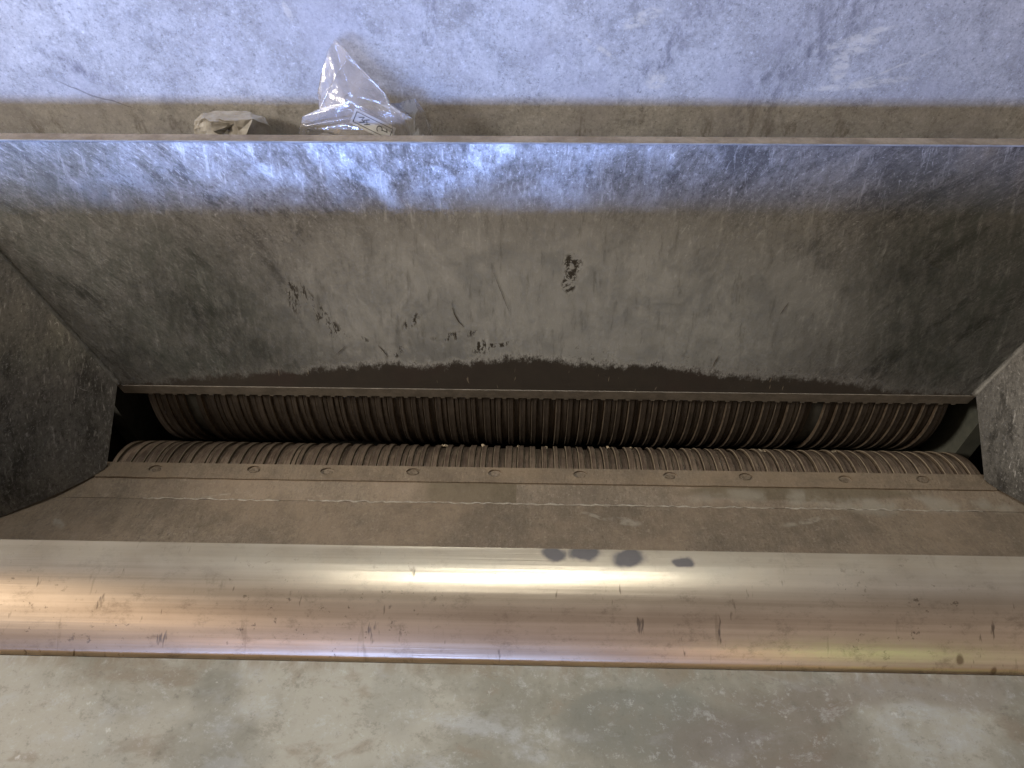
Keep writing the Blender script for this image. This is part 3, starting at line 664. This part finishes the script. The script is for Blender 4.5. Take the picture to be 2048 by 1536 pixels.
def film(name, outline, ybase, ybulge, seed, mat, parent, amp=.006, sub=3, sc=26, smooth=False):
    """sheet filling the outline (photo pixels + depth), finely cut up and creased"""
    P3 = [at_y(a, b, y) for a, b, y in outline]
    bm = bmesh.new(); cen = Vector(); 
    for p in P3: cen += p
    cen /= len(P3); cen.y += ybulge
    vs_ = [bm.verts.new(W(p)) for p in P3]; vc = bm.verts.new(W(cen))
    for k in range(len(vs_)): bm.faces.new((vs_[k], vs_[(k+1) % len(vs_)], vc))
    bmesh.ops.subdivide_edges(bm, edges=bm.edges[:], cuts=2, use_grid_fill=True)
    bmesh.ops.triangulate(bm, faces=bm.faces[:])
    for _ in range(sub-1): bmesh.ops.subdivide_edges(bm, edges=bm.edges[:], cuts=1, use_grid_fill=True)
    bmesh.ops.triangulate(bm, faces=bm.faces[:])
    for v in bm.verts:
        k = .35 if any(e.is_boundary for e in v.link_edges) else 1
        v.co.y += k*crumple(v.co, amp, sc, seed); v.co.x += k*crumple(v.co, amp*.5, sc, seed+3)
    c = parent.location
    me = bpy.data.meshes.new(name); bm.to_mesh(me); bm.free()
    return link(name, me, mat, parent, smooth=smooth)

yb = .835
b0 = at_y(710, 272, yb); bag = thing('plastic_bag', (b0.x, b0.y, H0-.573), 'clear crumpled plastic bag standing in the trough with a white lettered sticker', 'plastic bag')
bag_out = [(596, 300, .826), (600, 255, .824), (606, 233, .826), (640, 217, .832), (636, 186, .838), (645, 142, .846), (657, 100, .856), (670, 78, .868), (692, 97, .862), (712, 126, .856), (740, 155, .848), (768, 184, .842), (780, 208, .838), (806, 226, .832), (815, 256, .828), (821, 300, .826)]
film('bag_front', bag_out, yb, -.020, 1, m_film, bag, .0045, 3, 14, True)
film('bag_back', [(a+(3 if a > 700 else -2), b+2, y+.018) for a, b, y in bag_out], yb, .010, 2, m_film, bag, .004, 3, 14, True)
film('bag_flap', [(780, 206, .846), (800, 205, .85), (830, 196, .866), (838, 214, .872), (852, 236, .874), (862, 262, .876), (866, 300, .876), (820, 300, .85), (806, 240, .845)], yb, .004, 4, m_film, bag, .003, 3, 18, True)
film('bag_fold', [(604, 296, .812), (611, 258, .812), (640, 256, .808), (690, 246, .808), (735, 262, .806), (775, 270, .806), (812, 300, .812)], yb, -.006, 6, m_film, bag, .006, 3, 20, True)
# bright folded rims of the film
def rim(pts, r=.0009):
    bm = bmesh.new(); q = [W(at_y(a, b, y)) for a, b, y in pts]; P_ = []
    for i in range(len(q)-1):
        for k in range(4): P_.append(q[i].lerp(q[i+1], k/4)+Vector((0, 0, 0)))
    P_.append(q[-1]); tube(bm, P_, r, 6, 1, Vector((0, 1, 0)))
    me = bpy.data.meshes.new('seam'); bm.to_mesh(me); bm.free(); link('seam', me, m_film, bag, True)
rim([(672, 86, .864), (690, 100, .858), (712, 128, .850), (740, 156, .842), (768, 186, .836), (778, 212, .83), (784, 250, .824), (787, 285, .82)], .0007)
rim([(696, 115, .85), (672, 150, .842), (655, 185, .834), (640, 217, .828), (634, 240, .822)], .0006)
rim([(606, 247, .815), (612, 252, .812), (660, 243, .81), (697, 238, .81)], .0006)
rim([(830, 198, .866), (852, 230, .872), (864, 262, .874), (866, 290, .874)], .0006)
# sticker: white paper, thin black frame, black letters, slightly behind the front film
LW, LH = .054, .019
st = bpy.data.objects.new('sticker', None)
bm = bmesh.new(); bmesh.ops.create_grid(bm, x_segments=10, y_segments=3, size=.5); bmesh.ops.scale(bm, vec=(LW, LH, 1), verts=bm.verts)
for v in bm.verts: v.co.z = .0015*math.cos(v.co.x*90)
sm_ = bpy.data.meshes.new('sticker'); bm.to_mesh(sm_); bm.free()
m_paper = simple('white_sticker_paper', (.60, .60, .58), (.70, .70, .68), 50, .6)
m_ink = simple('black_ink', (.015, .015, .015), (.03, .03, .03), 50, .6)
lc = at_y(746, 251, .824)
stk = bpy.data.objects.new('sticker', sm_); C.objects.link(stk); sm_.materials.append(m_paper)
stk.parent = bag; stk.matrix_parent_inverse = Matrix.Translation(bag.location).inverted()
ax = Vector((.86, .0, -.48)).normalized(); nz = (Vector((0, 0, 0))-lc).normalized(); ay = nz.cross(ax).normalized(); ax = ay.cross(nz).normalized()
stk.matrix_basis = Matrix(((ax.x, ay.x, nz.x, lc.x), (ax.y, ay.y, nz.y, lc.y), (ax.z, ay.z, nz.z, lc.z+H0), (0, 0, 0, 1)))
bm = bmesh.new(); t_ = .0007
def rect(x0, y0, x1, y1, z=.0022): bm.faces.new([bm.verts.new((a, b, z)) for a, b in ((x0, y0), (x1, y0), (x1, y1), (x0, y1))])
a_, b_ = LW/2-.003, LH/2-.0028
rect(-a_, b_-t_, a_, b_); rect(-a_, -b_, a_, -b_+t_); rect(-a_, -b_+t_, -a_+t_*1.6, b_-t_); rect(a_-t_*1.6, -b_+t_, a_, b_-t_)
fm = bpy.data.meshes.new('sticker_frame'); bm.to_mesh(fm); bm.free(); fm.materials.append(m_ink)
fo = bpy.data.objects.new('sticker_frame', fm); C.objects.link(fo); fo.parent = stk
dg = bpy.context.evaluated_depsgraph_get()
for ch, xx in (('M', -.015), ('H', -.0085), ('C', .008), ('7', .0145)):
    cu = bpy.data.curves.new('letter', 'FONT'); cu.body = ch; cu.size = .0105; cu.align_x = 'CENTER'; cu.align_y = 'CENTER'; cu.extrude = .0001
    to = bpy.data.objects.new('tmp', cu); C.objects.link(to); bpy.context.view_layer.update()
    lm = bpy.data.meshes.new_from_object(to.evaluated_get(bpy.context.evaluated_depsgraph_get())); bpy.data.objects.remove(to)
    lm.materials.clear(); lm.materials.append(m_ink)
    lo = bpy.data.objects.new('letter', lm); C.objects.link(lo); lo.parent = stk; lo.location = (xx, 0, .0024); lo.rotation_euler = (0, 0, math.radians(-62))

# torn cardboard corner seen through the bag
def shard(name, outline, Y, mat, label, cat, parent=None, amp=.003, seed=1, bulge=-.012, sub=2, sc=30):
    c = at_y(sum(p[0] for p in outline)/len(outline), sum(p[1] for p in outline)/len(outline), Y)
    t = thing(name, (c.x, c.y, H0-.573), label, cat)
    o = film(name+'_sheet', outline, Y, bulge, seed, mat, t, amp, sub, sc)
    return t, o
m_card = simple('brown_card', (.50, .36, .20), (.66, .52, .34), 30, .75)
tc_, _ = shard('torn_card', [(655, 300, .86), (668, 262, .86), (686, 246, .858), (689, 300, .862)], .86, m_card, 'small torn brown scrap of card behind the clear plastic bag', 'scrap card', amp=.002)

# greyish crumpled bag on the left: facets laid out by hand, folded front over back
cb = at_y(465, 250, .83); cbag = thing('crumpled_paper', (cb.x, cb.y, H0-.573), 'dirty grey crumpled paper-like wrapper lying in the trough left of the clear bag', 'crumpled paper')
V_ = dict(a=(386, 300, 0.870), b=(388, 243, 0.874), c=(403, 227, 0.884), d=(420, 224, 0.888), e=(436, 222, 0.888), f=(500, 223, 0.888), g=(512, 230, 0.882), h=(527, 236, 0.884), i=(541, 252, 0.878), j=(543, 300, 0.872),
          k=(422, 242, 0.858), l=(430, 238, 0.864), m=(470, 247, 0.854), n=(478, 262, 0.848), o=(470, 241, 0.852), p=(492, 272, 0.842), q=(505, 238, 0.856), r=(428, 262, 0.862), s=(425, 300, 0.852), t=(480, 300, 0.842), u=(455, 258, 0.874), v=(508, 300, 0.852), w=(408, 236, 0.867))
faces = ['abw', 'bcw', 'cdw', 'dekw', 'ewk'[::-1], 'aws', 'wkrs', 'efql', 'elk', 'lqo', 'lom', 'krm'[::-1], 'klm', 'rmu', 'rusz'.replace('z', 't'), 'unt'[::1], 'umn', 'omn', 'oqpn', 'npt', 'qpv', 'ptv'[::-1], 'fgq', 'ghiq', 'qijv']
bm = bmesh.new(); vv = {k: bm.verts.new(W(at_y(*p))) for k, p in V_.items()}
for fs in faces:
    ks = list(dict.fromkeys(fs))
    try: bm.faces.new([vv[k] for k in ks])
    except ValueError: pass
bmesh.ops.triangulate(bm, faces=bm.faces[:])
for _ in range(3): bmesh.ops.subdivide_edges(bm, edges=bm.edges[:], cuts=1, use_grid_fill=True)
bmesh.ops.triangulate(bm, faces=bm.faces[:])
for v in bm.verts: v.co.y += crumple(v.co, .0045, 55, 9); v.co.z += .0010*noise.noise(v.co*90)
geo = bmesh.ops.extrude_face_region(bm, geom=bm.faces[:])
for e in geo['geom']:
    if isinstance(e, bmesh.types.BMVert): e.co.y += .0008
me = bpy.data.meshes.new('wrapper_sheet'); bm.to_mesh(me); bm.free(); link('wrapper_sheet', me, m_dirty, cbag)
film('wrapper_back', [(390, 300, .895), (394, 262, .895), (410, 252, .896), (500, 250, .896), (532, 258, .896), (538, 300, .895)], .895, .002, 12, m_dirty, cbag, .003, 2)
